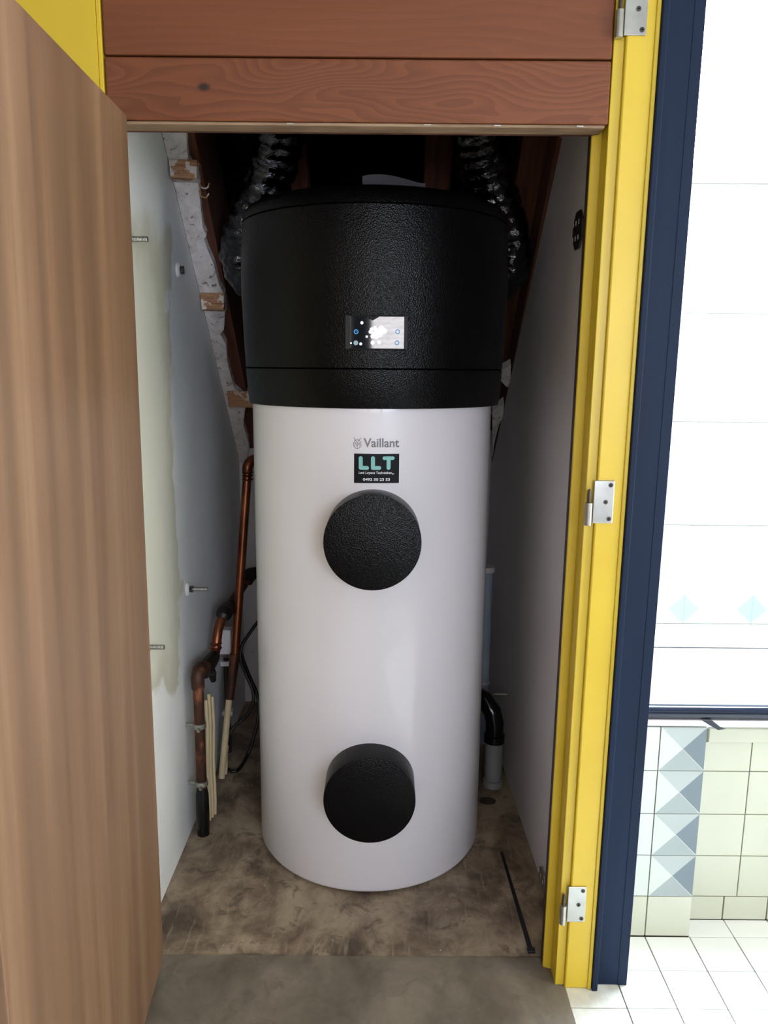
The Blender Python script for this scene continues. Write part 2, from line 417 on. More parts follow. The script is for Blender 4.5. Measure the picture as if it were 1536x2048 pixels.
for i in range(len(tops)-1):
    a, b = tops[i], tops[i+1]; c, d = bots[i], bots[i+1]
    for f in ((a[0], b[0], d[0], c[0]), (c[0], d[0], d[1], c[1]), (c[1], d[1], d[2], c[2]), (a[1], a[0], c[0], c[1]) if False else None):
        if f: bm.faces.new(f)
    bm.faces.new((c[2], d[2], b[1], a[1]))
obj('plaster_edge', bm, 'crumble', wall_l)
def block(px0, py0, px1, py1, depth=0.05, proud=0.016):
    s = SL-proud; a = on_slope(px0, py0, s); y = a.y
    p = [at_y(px0, py0, y), at_y(px1, py0+1, y), at_y(px1-1, py1, y), at_y(px0+4, py1-2, y)]
    p[0].x = max(p[0].x, XL+.001); p[3].x = max(p[3].x, XL+.001)
    return obj('timber_block', prism(B(), p, (0, depth, 0)), 'block', wall_l, bevel=0.003)
block(336, 318, 394, 357); block(399, 585, 448, 621); block(453, 782, 512, 816)
# chipped render spots on the right wall's slope
for pts in ([(990,748),(1013,735),(1022,730),(1021,760),(1016,775),(1011,772)], [(985,822),(1008,806),(1006,832),(998,850),(990,880),(985,915)], [(1119,262),(1128,262),(1125,278),(1120,275)]):
    P = [on_slope(x, y, SR-.004) for x, y in pts]
    obj('plaster_chip', prism(B(), P, (0, .02, .02)), 'crumble', wall_r)
p = [at_y(x, y, 2.72) for x, y in ((984,812),(1010,806),(1008,830),(984,830))]
obj('timber_block', prism(B(), p, (0, .05, 0)), 'block', wall_r, bevel=.003)
# frayed fibres hanging beside the upper batten
fib = on_slope(398, 370, SL)
bm = B(); tube(bm, [fib+Vector((0,0,.02)), fib+Vector((.006,-.004,-.005)), fib+Vector((.022,-.006,-.008)), fib+Vector((.028,-.006,.004))], .0022, 6, 5)
tube(bm, [fib+Vector((0,0,-.005)), fib+Vector((.004,-.004,-.026)), fib+Vector((.018,-.006,-.032)), fib+Vector((.026,-.006,-.022))], .002, 6, 5)
obj('fibre_strand', bm, 'block', wall_l, smooth=True)

# ---- door frame (yellow) on the right: profile swept up
HT = 2.30
fr = struct('trim_1', prism(B(), [(0.403, FY-.004, .0), (0.452, FY-.004, .0), (0.458, FY+.004, .0), (0.458, FY+.11, .0), (0.403, FY+.11, .0)], (0, 0, HT)), 'yellow', 'yellow painted door jamb right of the closet opening', bevel=0.003)
obj('rebate_strip', prism(B(), [(0.384, FY+.004, .001), (0.4035, FY+.004, .001), (0.4035, FY+.10, .001), (0.384, FY+.10, .001)], (0, 0, HT)), 'yellow', fr, bevel=.0015)
obj('door_stop', prism(B(), [(0.367, 1.541, .004), (0.381, 1.535, .004), (0.3845, 1.535, .004), (0.3845, 1.548, .004), (0.367, 1.548, .004)], (0, 0, HT)), 'yellow', fr, bevel=.0015)
obj('raw_back_edge', box(B(), 0.3672, 0.428, 1.5485, 1.567, .004, HT), 'raw_wood', fr)
obj('leak_filler', box(B(), 0.405, 0.428, 1.5675, 1.586, .004, HT), 'plaster', fr)  # hidden filler added to stop light leaking between jamb and wall
obj('corner_bead', prism(B(), [(0.4525, FY-.006, .0), (0.4605, FY-.006, .0), (0.4605, FY+.05, .0), (0.4525, FY+.05, .0)], (0, 0, HT)), 'yellow', fr, bevel=.002)
nv = struct('trim_2', box(B(), 0.4725, 0.5405, FY+.006, FY+.03, .0, HT), 'navy', 'navy painted board between door frame and bath', bevel=.004)
obj('edge_moulding', box(B(), 0.461, 0.473, FY-.012, FY+.03, 0, HT), 'navy', nv, bevel=.002)
obj('outer_bead', box(B(), 0.521, 0.5412, FY+.0052, FY+.03, 0.001, HT), 'navy', nv, bevel=.0006)
LEAN = 0.0055                              # the old frame leans a little to the right
for o in [fr, nv] + list(fr.children) + list(nv.children):
    for v in o.data.vertices: v.co.x += LEAN*v.co.z
struct('wall_partition', box(B(), 0.47, 0.5395, FY+.031, 2.30, 0.0, HT), 'white_wall', 'wall between the closet and the bath')
# left: yellow board beside the header, lower jamb set back
lf = struct('trim_3', box(B(), -1.3, -0.508, FY-.004, FY+.10, 1.765, HT), 'yellow', 'yellow painted panel left of the plank header')
obj('edge_strip', box(B(), -0.5075, -0.5005, FY-.001, FY+.06, 1.765, HT), 'yellow', lf, bevel=.001)
obj('lower_panel', box(B(), -1.3, -0.545, FY-.004, FY+.10, 0, 1.7645), 'yellow', lf)

# ---- plank header over the opening
hd = struct('wall_header', box(B(), -0.499, 0.3835, FY+.046, FY+.06, 1.752, HT), 'rafter', 'brown planks closing the upper part of the doorway')
for i, (z0, z1, m) in enumerate(((1.756, 1.8605, 'plank'), (1.8632, 1.995, 'plank_up'), (1.9977, 2.13, 'plank_up'), (2.1327, HT, 'plank_up'))):
    bm = B(); box(bm, -0.4985, 0.3925, FY+.002, FY+.045, z0, z1)
    o = obj('plank', bm, m, hd, bevel=.0035)
    if m == 'plank': obj('plank_underside', box(B(), -0.498, 0.387, FY+.003, FY+.0445, z0-.006, z0-.0005), 'plank_edge', hd, bevel=.002)
for px in (580, 855, 995, 1160):
    p = at_y(px, 245, FY+.003)
    obj('staple', box(B(), p.x-.006, p.x+.006, FY+.0005, FY+.0035, 1.7515, 1.7535), 'steel', hd)
struct('wall_above', box(B(), -1.3, 0.47, FY+.10, FY+.14, 1.80, 2.80), 'white_wall', 'wall above the closet doorway')

# ---- bathroom floor: tiles one by one near the doorway, plain base beyond
PT = 0.1065
fb = struct('floor_bathroom', box(B(), -1.3, 2.0, -2.25, 1.80, -0.06, -0.004), 'grout_d', 'white tiled bathroom floor')
tm = None
ys = [1.645 - PT*k for k in range(0, 9)]; xs = [0.404, 0.5245] + [0.631 + PT*k for k in range(0, 9)]
def tile(parent, x0, x1, y0, y1, z0, z1, m, name='tile', bev=.0012):
    return obj(name, box(B(), x0, x1, y0, y1, z0, z1), m, parent, bevel=bev)
base_tile = {}
for j in range(len(ys)-1):
    for i in range(len(xs)-1):
        x0, x1 = xs[i]+.0013, xs[i+1]-.0013
        wdt = round(x1-x0, 4); mt = 'tile_fw' if i == 0 and j < 4 else 'tile_f'
        key = (wdt, mt)
        if key not in base_tile:
            o = obj('tile', box(B(), 0, wdt, 0, PT-.0022, -.008, 0), mt, fb, bevel=.001); base_tile[key] = o
        else:
            o = base_tile[key].copy(); C.objects.link(o)
        o.location = (x0, ys[j+1]+.0011, 0)
for i in range(1, len(xs)-1):                  # the strip running in under the recess
    if xs[i+1] > 0.735: tile(fb, max(xs[i], .737)+.001, xs[i+1]-.001, 1.6465, 1.705, -.008, 0, 'tile_f')
obj('outer_tiles', box(B(), -1.3, -0.602, -2.25, 1.49, -.01, 0.0), 'tile_f', fb)
obj('near_screed', box(B(), -0.60, 2.0, -2.25, 0.19, -.01, -0.001), 'concrete_s', fb)
obj('near_tiles', box(B(), 0.406, 2.0, 0.19, 0.78, -.01, -0.001), 'tile_f', fb)
obj('far_tiles', box(B(), 1.485, 2.0, 0.782, 1.645, -.01, -0.001), 'tile_f', fb)

# ---- bath with tiled front
AY, RY = 1.645, 1.705
ap = struct('wall_bath_front', box(B(), 0.541, 0.733, AY+.006, AY+.06, 0, .532), 'grout', 'tiled front of the built-in bath')
obj('recess_backing', box(B(), 0.733, 1.9, RY+.006, RY+.03, 0, .50), 'grout', ap)
obj('recess_side', box(B(), 0.733, 0.7352, AY+.008, RY+.006, 0, .532), 't_grey', ap)  # grey colour stands in for the thin shadow on this side
zr = [0.001, .107, .214, .3205, .428, .535]
for k in range(5):
    tile(ap, .5415, .6295, AY, AY+.008, zr[k]+.001, zr[k+1]-.001, 'tile_a' if k else 'tile_c')
    if k == 0: tile(ap, .6320, .7350, AY, AY+.008, zr[0]+.001, zr[1]-.001, 'tile_c')
    else:
        x0, x1, z0, z1 = .6320, .7350, zr[k]+.001, zr[k+1]-.001
        bm = B(); box(bm, x0, x1, AY+.0008, AY+.008, z0, z1, 0)
        c = bm.verts.new(((x0+x1)/2, AY, (z0+z1)/2)); cs = [bm.verts.new(p) for p in ((x0, AY, z0), (x1, AY, z0), (x1, AY, z1), (x0, AY, z1))]
        for (a, b, mi) in ((0, 1, 1), (1, 2, 2), (2, 3, 3), (3, 0, 0)): bm.faces.new((cs[a], cs[b], c)).material_index = mi
        obj('patterned_tile', bm, ['tile_a', 't_grey', 't_dark', 't_mid'], ap, recalc=False)
        obj('pattern_line', prism(B(), [(x0, AY-.0006, z1), (x0+.0016, AY-.0006, z1), (x1, AY-.0006, z0+.0016), (x1, AY-.0006, z0)], (0, .0006, 0)), 'tile_a', ap)
rz = [.064, .1735, .2835, .395, .471]; rx = [.7355, .871, .978, 1.085, 1.19, 1.30]
for k in range(4):
    for i in range(5):
        tile(ap, (rx[i] if i else .7365)+.001, rx[i+1]-.001, RY, RY+.007, rz[k]+.001, rz[k+1]-.001, 'tile_c')
bx = [.7365, .840, .948, 1.056, 1.164, 1.27]
for i in range(5): tile(ap, bx[i]+.0015, bx[i+1]-.0015, RY-.001, RY+.007, .002, .063, 'tile_c')
# the bath itself: rim, basin
bt = thing('bathtub', (1.2, 1.93, 0), 'white built-in bath with a tiled front beside the navy board', 'bathtub')
bm = B(); box(bm, .541, 1.9, AY-.004, AY+.075, .5385, .553)
box(bm, .541, 1.9, 2.15, 2.2199, .5385, .553); box(bm, .541, .60, AY+.075, 2.15, .5385, .553); box(bm, 1.83, 1.9, AY+.075, 2.15, .5385, .553)
adopt(obj('rim', bm, 'white', bevel=.003), bt)
adopt(obj('rim_lip', box(B(), .762, 1.9, RY-.012, RY-.001, .474, .509), 'tile_c', bevel=.002), bt)
bm = B(); box(bm, .60, 1.83, 1.735, 1.745, .14, .5384); box(bm, .60, 1.83, 2.14, 2.15, .14, .5384); box(bm, .60, 1.83, 1.735, 2.15, .12, .14); box(bm, .595, .605, 1.735, 2.15, .14, .5384); box(bm, 1.825, 1.835, 1.735, 2.15, .14, .5384)
adopt(obj('basin', bm, 'white', bevel=.004), bt)
rl = thing('bath_rail', (1.2, 1.655, .553), 'dark glossy rail lying along the white bath rim', 'rail')
bm = B(); cyl(bm, (.542, 1.652, .5705), (1.9, 1.652, .5705), .0155, 20)
adopt(obj('tube', bm, 'rail', smooth=True), rl)
adopt(obj('base_strip', box(B(), .542, 1.9, 1.646, 1.668, .5532, .559), 'rail', bevel=.001), rl)
adopt(obj('silicone_smear', prism(B(), [(.720, AY-.0045, .5537), (.742, AY-.0045, .5545), (.762, AY-.0045, .5385), (.775, AY-.0045, .534), (.758, AY-.0045, .531), (.74, AY-.0045, .541)], (0, .0006, 0)), 'rail'), bt)

# ---- wall over the bath: large glazed tiles with pale diamonds
WY = 2.22
wb = struct('wall_bath', box(B(), .5395, 2.0, WY+.008, WY+.05, 0.0, 1.80), 'grout_w', 'brightly lit white tiled wall over the bath')
zz = [.290+.298*k for k in range(-1, 6)]; xx = [.688+.202*k for k in range(-1, 7)]
for j in range(len(zz)-1):
    for i in range(len(xx)-1):
        x0 = max(xx[i], .541)
        tile(wb, x0+.0003, xx[i+1]-.0003, WY, WY+.009, max(zz[j], .0)+.001, min(zz[j+1], 1.775)-.001, 'tile')
for x in xx[1:]:
    for s in (-1, 1):
        obj('diamond_half', prism(B(), [(x+s*.0005, WY-.0007, .590), (x+s*.045, WY-.0007, .633), (x+s*.0005, WY-.0007, .677)], (0, .0006, 0)), 't_teal', wb)
# sloping ceiling over the bath with the roof window in it (45 degrees)
def slope_quad(bm, x0, x1, y0, y1, s, th, mi=0):
    prism(bm, [(x0, y0, s-y0), (x1, y0, s-y0), (x1, y1, s-y1), (x0, y1, s-y1)], (0, th*.707, th*.707), mi)
SB = 4.02
cs_ = struct('ceiling_bath', B() if False else (lambda b: (slope_quad(b, .5395, .62, 1.45, 2.26, SB, .05), slope_quad(b, 1.62, 2.0, 1.45, 2.26, SB, .05), slope_quad(b, .62, 1.62, 1.45, 1.70, SB, .05), slope_quad(b, .62, 1.62, 2.205, 2.26, SB, .05), b)[-1])(B()), 'white_wall', 'white sloping ceiling over the bath')
w2 = struct('window_2', (lambda b: (slope_quad(b, .64, 1.60, 1.72, 2.185, SB+.03, .006), b)[-1])(B()), 'win2', 'bright roof window over the bath')
bm = B(); slope_quad(bm, .62, .64, 1.70, 2.205, SB+.004, .05); slope_quad(bm, 1.60, 1.62, 1.70, 2.205, SB+.004, .05); slope_quad(bm, .64, 1.60, 1.70, 1.72, SB+.004, .05); slope_quad(bm, .64, 1.60, 2.185, 2.205, SB+.004, .05)
obj('window_frame', bm, 'white_pl', w2)

# ---- the rest of the room, behind and beside the viewer
struct('ceiling', box(B(), -1.35, 2.05, -2.3, 1.60, 2.56, 2.62), 'room_wall', 'grey bathroom ceiling')
struct('wall_side_left', box(B(), -1.36, -1.30, -2.3, 1.60, 0, 2.56), 'room_wall', 'grey wall at the left end of the bathroom')
SWY0, SWY1, SWZ0, SWZ1 = 0.25, 1.20, 0.40, 2.05
bm = B(); box(bm, 2.0, 2.12, -2.3, SWY0, 0, 2.56); box(bm, 2.0, 2.12, SWY1, 2.27, 0, 2.56); box(bm, 2.0, 2.12, SWY0, SWY1, 0, SWZ0); box(bm, 2.0, 2.12, SWY0, SWY1, SWZ1, 2.56)
struct('wall_side_right', bm, 'room_wall', 'wall with a window at the right end of the bathroom')
bm = B(); box(bm, 2.03, 2.08, SWY0, SWY0+.05, SWZ0, SWZ1); box(bm, 2.03, 2.08, SWY1-.05, SWY1, SWZ0, SWZ1); box(bm, 2.03, 2.08, SWY0, SWY1, SWZ0, SWZ0+.05); box(bm, 2.03, 2.08, SWY0, SWY1, SWZ1-.05, SWZ1)
w3 = struct('window_3', bm, 'navy', 'window with a navy frame in the right end wall')
obj('pane', box(B(), 2.055, 2.06, SWY0+.05, SWY1-.05, SWZ0+.05, SWZ1-.05), 'win3', w3)
WX0, WX1, WZ0, WZ1, WBY = -.85, 1.80, 0.95, 2.08, -2.2
bm = B(); box(bm, -1.3, WX0, WBY-.12, WBY, 0, 2.56); box(bm, WX1, 2.0, WBY-.12, WBY, 0, 2.56); box(bm, WX0, WX1, WBY-.12, WBY, 0, WZ0); box(bm, WX0, WX1, WBY-.12, WBY, WZ1, 2.56)
struct('wall_rear', bm, 'room_wall', 'wall with the window behind the viewer')
w1 = struct('window_1', (lambda b: (box(b, WX0, WX0+.05, WBY-.08, WBY-.03, WZ0, WZ1), box(b, WX1-.05, WX1, WBY-.08, WBY-.03, WZ0, WZ1), box(b, WX0, WX1, WBY-.08, WBY-.03, WZ0, WZ0+.05), box(b, WX0, WX1, WBY-.08, WBY-.03, WZ1-.05, WZ1), box(b, -.27, -.10, WBY-.08, WBY-.03, WZ0, WZ1), box(b, .56, .74, WBY-.08, WBY-.03, WZ0, WZ1), b)[-1])(B()), 'navy', 'window with a navy frame and frosted panes, the right one added for light, behind the viewer')  # wide mullion added to darken the left of the screen's reflection
for x0, x1 in ((WX0+.05, -.27), (-.10, .56), (.74, WX1-.05)):
    obj('pane', box(B(), x0, x1, WBY-.06, WBY-.055, WZ0+.05, WZ1-.05), {-.10: 'win1', .74: 'win1c'}.get(x0, 'win1b'), w1)  # right pane added to brighten the tank's right side with bluish light

# ------------------------------------------------------------------ the wooden door leaning at the left
BF = Vector((-.482, 1.528, .0315)); BN = Vector((-.4385, .801, .0035)); TF = Vector((-.456, 1.466, 1.757)); TN = TF + (BN-BF)
bm = B(); th = Vector((-.040, -.002, .0006))
prism(bm, [BF, BN, TN, TF], th)
door = obj('wooden_door', bm, 'door', bevel=.002)
tag(door, 'tall brown wood-veneer door leaf standing open at the left', 'door')

# ------------------------------------------------------------------ water heater
CX, CY, R = -0.034, 2.095, 0.314
wh = thing('water_heater', (CX, CY, 0), 'tall white cylindrical water heater with a black top in the closet', 'water heater')
def part(name, bm, m, parent=None, **k):
    o = obj(name, bm, m, **k)
    if parent is None: adopt(o, wh)
    else: o.parent = parent
    return o
bm = lathe(B(), CX, CY, [(0, .004), (R-.018, .004), (R-.006, .008), (R, .018), (R, .6), (R, 1.26), (0, 1.26)], 160)
body = part('tank_body', bm, 'white', smooth=True)
part('base_ring', lathe(B(), CX, CY, [(0, 0), (R-.02, 0), (R-.02, .0045), (0, .0045)], 96), 'black_m')
HX = -0.029
part('head_skirt', lathe(B(), HX, CY, [(.30, 1.236), (.326, 1.236), (.3275, 1.239), (.334, 1.3225), (.30, 1.3225)], 160), 'black', smooth=True)
part('head_seam', lathe(B(), HX, CY, [(.30, 1.322), (.3315, 1.322), (.3315, 1.327), (.30, 1.327)], 128), 'seam')
head = part('head_shell', lathe(B(), HX, CY, [(.30, 1.3265), (.334, 1.3265), (.3375, 1.40), (.341, 1.50), (.3412, 1.56), (.339, 1.62), (.3365, 1.6725), (.30, 1.6725)], 160), 'black', smooth=True)
part('lid_seam', lathe(B(), HX, CY, [(.30, 1.672), (.334, 1.672), (.334, 1.677), (.30, 1.677)], 128), 'seam')
part('lid', lathe(B(), HX, CY, [(.30, 1.6765), (.336, 1.6765), (.333, 1.694), (.322, 1.709), (.300, 1.7185), (.26, 1.724), (.12, 1.737), (0, 1.741)], 160), 'black', smooth=True)
# inspection covers
for cx, cz in ((-.0255, .9405), (-.0285, .309)):
    bm = B(); yb = CY - math.sqrt(R*R-.11*.11) + .01; yf = 1.705
    tube(bm, [(cx, yb, cz), (cx, yf+.003, cz), (cx, yf+.0006, cz), (cx, yf, cz)], [.1105, .1105, .1095, .1075], 96)
    part('inspection_cover', bm, 'black', smooth=30)
# control display
dz0, dz1, dx0, dx1 = 1.366, 1.4405, -.0895, .0495
yd = CY - .338
bm = B()
for a in ((dx0, dx0+.011, dz0, dz1), (dx1-.009, dx1, dz0, dz1), (dx0+.011, dx1-.009, dz0, dz0+.003), (dx0+.011, dx1-.009, dz1-.003, dz1)):
    box(bm, a[0], a[1], yd-.004, yd+.02, a[2], a[3])
disp = part('control_display', bm, 'bezel', bevel=.0012)
sx0, sx1, sz0, sz1 = dx0+.011, dx1-.009, dz0+.003, dz1-.003
ys_ = yd-.0005
scr = obj('screen', box(B(), sx0, sx1, ys_, yd+.02, sz0, sz1), 'screen'); scr.parent = disp
def disc2(bm, x, z, r, y, seg=18, sx=1, sz=1): bm.faces.new([bm.verts.new((x+r*sx*math.cos(2*math.pi*k/seg), y, z+r*sz*math.sin(2*math.pi*k/seg))) for k in range(seg)][::1])
SW, SH = sx1-sx0, sz1-sz0
def sp(u, v): return sx0+u*SW, sz0+v*SH       # u to the right, v up, in the screen
bm = B()
for u, v, r in ((.22, .80, .0032), (.40, .60, .004), (.46, .64, .004), (.38, .52, .004), (.44, .46, .0045), (.50, .52, .007), (.58, .60, .0075), (.55, .45, .0065), (.63, .55, .006), (.42, .38, .0045), (.49, .37, .005), (.42, .18, .0042), (.54, .19, .0036), (.20, .14, .003), (.02, .16, .0018)):
    x, z = sp(u, v); disc2(bm, x, z, r, ys_-.0003)
x, z = sp(.31, .37); box(bm, x-.0022, x+.0022, ys_-.0006, ys_-.0003, z-.0022, z+.0022)
ic = obj('icon_white', bm, 'ic_w', recalc=False); ic.parent = disp
bm = B()
x, z = sp(.115, .52); tube(bm, [(x+.0042*math.cos(a), ys_-.0008, z+.0042*math.sin(a)) for a in (math.pi*2*k/20 for k in range(21))], .0011, 6)
tube(bm, [(x, ys_-.0008, z-.0003), (x, ys_-.0008, z+.0024)], .0009, 6)
ic = obj('icon_power', bm, 'ic_b'); ic.parent = disp
bm = B()
for u, v, r in ((.88, .53, .0042), (.87, .18, .0042)):
    x, z = sp(u, v); tube(bm, [(x+r*math.cos(a), ys_-.0008, z+r*math.sin(a)) for a in (math.pi*2*k/20 for k in range(21))], .0009, 6)
ic = obj('icon_ring', bm, 'ic_b'); ic.parent = disp
bm = B(); x, z = sp(.11, .17); disc2(bm, x, z, .0052, ys_-.0003); ic = obj('icon_tap', bm, 'ic_g', recalc=False); ic.parent = disp
# print on the tank, bent round the cylinder
def wrap(bm, off=.0006):
    for v in bm.verts:
        u, z, o = v.co.x, v.co.z, off - v.co.y
        a = (u-CX)/R
        v.co = Vector((CX + (R+o)*math.sin(a), CY - (R+o)*math.cos(a), z))
    return bm
def text_part(s, x0, x1, z0, z1, m, parent, name, bold=.0, off=.0006, space=1.0):
    bm = text_bm(s, 1.0, bold, space); a, b, c, d = bounds2(bm)
    for v in bm.verts:
        v.co = Vector((x0+(v.co.x-a)/(b-a)*(x1-x0), 0, z0+(v.co.y-c)/(d-c)*(z1-z0)))
    wrap(bm, off)
    o = obj(name, bm, m, recalc=False); o.parent = parent; o.matrix_parent_inverse = parent.matrix_world.inverted() if False else Matrix()
    return o
logo = thing('brand_logo', (0, 0, 0)); logo.parent = wh; logo.matrix_parent_inverse = Matrix.Translation(-Vector(wh.location))
def adopt2(o, p): o.parent = p; return o
p0 = at_y(727, 895, 1.781); p1 = at_y(799, 877, 1.781)
text_part('Vaillant', p0.x, p1.x, p0.z+.0005, p1.z, 'logo', logo, 'brand_lettering', .022)
ec = at_y(714.5, 887, 1.781)
bm = B()
def ringp(bm, pts, wd):
    n = len(pts); a = [bm.verts.new((x, 0, z)) for x, z in pts]
    cxm = sum(p[0] for p in pts)/n; czm = sum(p[1] for p in pts)/n
    b = []
    for x, z in pts:
        d = Vector((x-cxm, z-czm)); L = d.length; d *= (L-wd)/L; b.append(bm.verts.new((cxm+d.x, 0, czm+d.y)))
    for i in range(n): bm.faces.new((a[i], a[(i+1) % n], b[(i+1) % n], b[i]))
def strokep(bm, pts, wd):
    for (x0, z0), (x1, z1) in zip(pts, pts[1:]):
        d = Vector((x1-x0, z1-z0)).normalized()*wd/2; n = Vector((-d.y, d.x))
        bm.faces.new([bm.verts.new((x0+n.x-d.x, 0, z0+n.y-d.y)), bm.verts.new((x0-n.x-d.x, 0, z0-n.y-d.y)), bm.verts.new((x1-n.x+d.x, 0, z1-n.y+d.y)), bm.verts.new((x1+n.x+d.x, 0, z1+n.y+d.y))])
ex, ez = ec.x, ec.z
ringp(bm, [(ex+.0092*math.sin(t)*(1-.10*math.cos(t)), ez-.0012+.0108*math.cos(t)) for t in (2*math.pi*k/40 for k in range(40))], .0013)
strokep(bm, [(ex-.0075, ez+.0128), (ex-.0055, ez+.0085), (ex-.0022, ez+.0052), (ex, ez-.001), (ex+.0022, ez+.0052), (ex+.0055, ez+.0085), (ex+.0075, ez+.0128)], .0013)
strokep(bm, [(ex-.0055, ez-.006), (ex-.0052, ez+.002), (ex, ez-.006), (ex+.0052, ez+.002), (ex+.0055, ez-.006)], .0011)
strokep(bm, [(ex, ez-.011), (ex, ez-.001)], .0011)
wrap(bm, .0006); adopt2(obj('brand_emblem', bm, 'logo', recalc=False), logo)
# sticker
q0 = at_y(708, 966, 1.781); q1 = at_y(799, 908, 1.781)
X0, X1, Z0, Z1 = q0.x, q1.x, q0.z, q1.z
bm = B(); N = 16
rows = [[bm.verts.new((X0+(X1-X0)*i/N, 0, z)) for i in range(N+1)] for z in (Z0, Z1)]
for i in range(N): bm.faces.new((rows[0][i], rows[0][i+1], rows[1][i+1], rows[1][i]))
st = part('installer_sticker', wrap(bm, .0007), 'stick', recalc=False); st['label'] = 'black installer sticker with teal letters'
def su(px, py): return X0 + (px-350)/458*(X1-X0), Z1 - (py-1578)/298*(Z1-Z0)
def capsule(bm, a, b, wd):
    (x0, z0), (x1, z1) = su(*a), su(*b); d = Vector((x1-x0, z1-z0)).normalized(); r = wd/458*(X1-X0)/2
    ang = math.atan2(d.y, d.x); pts = []
    for k in range(9): t = ang+math.pi/2+math.pi*k/8; pts.append((x0+r*math.cos(t), z0+r*math.sin(t)))
    for k in range(9): t = ang-math.pi/2+math.pi*k/8; pts.append((x1+r*math.cos(t), z1+r*math.sin(t)))
    bm.faces.new([bm.verts.new((x, 0, z)) for x, z in pts])
def child3(name, bm, m): o = obj(name, bm, m, recalc=False); adopt(o, wh); o.parent = st; o.matrix_parent_inverse = Matrix(); return o
bm = B()
for lx in (418, 541):
    capsule(bm, (lx, 1623), (lx, 1720), 40); capsule(bm, (lx, 1721), (lx+63, 1721), 40)
capsule(bm, (655, 1622), (742, 1622), 36); capsule(bm, (699, 1622), (699, 1720), 40)
child3('teal_lettering', wrap(bm, .0012), 'teal')
a = su(398, 1790); b = su(733, 1757)
o = text_part('Leni Loyens Technieken', a[0], b[0], a[1], b[1], 'wprint', st, 'name_lettering', .02, .0012)
a = su(737, 1788); b = su(757, 1772); text_part('bv', a[0], b[0], a[1], b[1], 'wprint', st, 'suffix_lettering', .02, .0012)
a = su(441, 1852); b = su(714, 1824); text_part('0492 50 23 53', a[0], b[0], a[1], b[1], 'wprint', st, 'number_lettering', .03, .0012)

# foil air ducts on both sides of the head
def duct(path, r, seed, label):
    t = thing('air_duct', Vector(path[0]), label, 'air duct')
    bm = B(); P = catmull(path, 26); n = len(P); seg = 72; ref = None; rings = []
    L = 0
    for i, p in enumerate(P):
        d = (P[min(i+1, n-1)]-P[max(i-1, 0)]).normalized()
        if i: L += (P[i]-P[i-1]).length
        if ref is None: ref = d.orthogonal().normalized()
        ref = (ref-d*ref.dot(d)).normalized(); s = d.cross(ref); ring = []
        for k in range(seg):
            a = 2*math.pi*k/seg; dirv = ref*math.cos(a)+s*math.sin(a); q = p+dirv*r
            h = .0028*math.sin(L*2*math.pi/.034 + 2*noise.noise(q*12+Vector((seed, 0, 0)))) + .007*noise.noise(q*20+Vector((0, seed, 0))) + .0045*noise.noise(q*55+Vector((0, 0, seed)))
            ring.append(bm.verts.new(p+dirv*(r+h)))
        rings.append(ring)
    for a, b in zip(rings, rings[1:]):
        for k in range(seg): bm.faces.new((a[k], a[(k+1) % seg], b[(k+1) % seg], b[k]))
    adopt(obj('foil_hose', bm, 'foil', smooth=60), t)
    bm = B(); d = (Vector(path[1])-Vector(path[0])).normalized(); cyl(bm, Vector(path[0]), Vector(path[0])+d*.05, r*.93, 40)
    adopt(obj('connection_collar', bm, 'black_m', smooth=30), t)
    return t
duct([(-.262, 2.300, 1.560), (-.345, 2.300, 1.563), (-.395, 2.292, 1.612), (-.385, 2.265, 1.69), (-.335, 2.22, 1.79), (-.285, 2.16, 1.90), (-.262, 2.06, 2.02), (-.258, 1.96, 2.16)], .067, 1.7, 'crumpled silver foil air duct at the left side of the black top')
duct([(.205, 2.300, 1.560), (.288, 2.300, 1.563), (.335, 2.292, 1.612), (.326, 2.265, 1.69), (.285, 2.22, 1.79), (.240, 2.16, 1.90), (.222, 2.06, 2.02), (.218, 1.96, 2.16)], .067, 5.3, 'crumpled silver foil air duct at the right side of the black top')

# booklet lying on top
bk = thing('booklet', (.015, 1.97, 1.727), 'white paper booklet lying curled on top of the water heater', 'booklet')
def sheet(dz, lift, shrink):
    bm = B(); n = 14; g = []
    for i in range(n+1):
        u = i/n; x = -.058+.148*u
        arch = lift*math.sin(math.pi*min(1, u*1.1+.04))**.8*(1-u*.55) if u < .86 else 0.0
        row = [bm.verts.new((x, y, 1.7435+dz+arch*(1-.3*abs(v-.5))+.012*(1-u))) for v, y in ((0, 1.93+shrink), (.5, 1.985), (1, 2.04-shrink))]
        g.append(row)
    for i in range(n):
        for j in range(2): bm.faces.new((g[i][j], g[i+1][j], g[i+1][j+1], g[i][j+1]))
    bmesh.ops.solidify(bm, geom=bm.faces[:], thickness=.0012)
    return bm
adopt(obj('cover', sheet(.000, .004, 0), 'paper', smooth=True), bk)
adopt(obj('pages', sheet(.004, .009, .003), 'paper', smooth=True), bk)
adopt(obj('front_cover', sheet(.008, .016, .001), 'paper', smooth=True), bk)

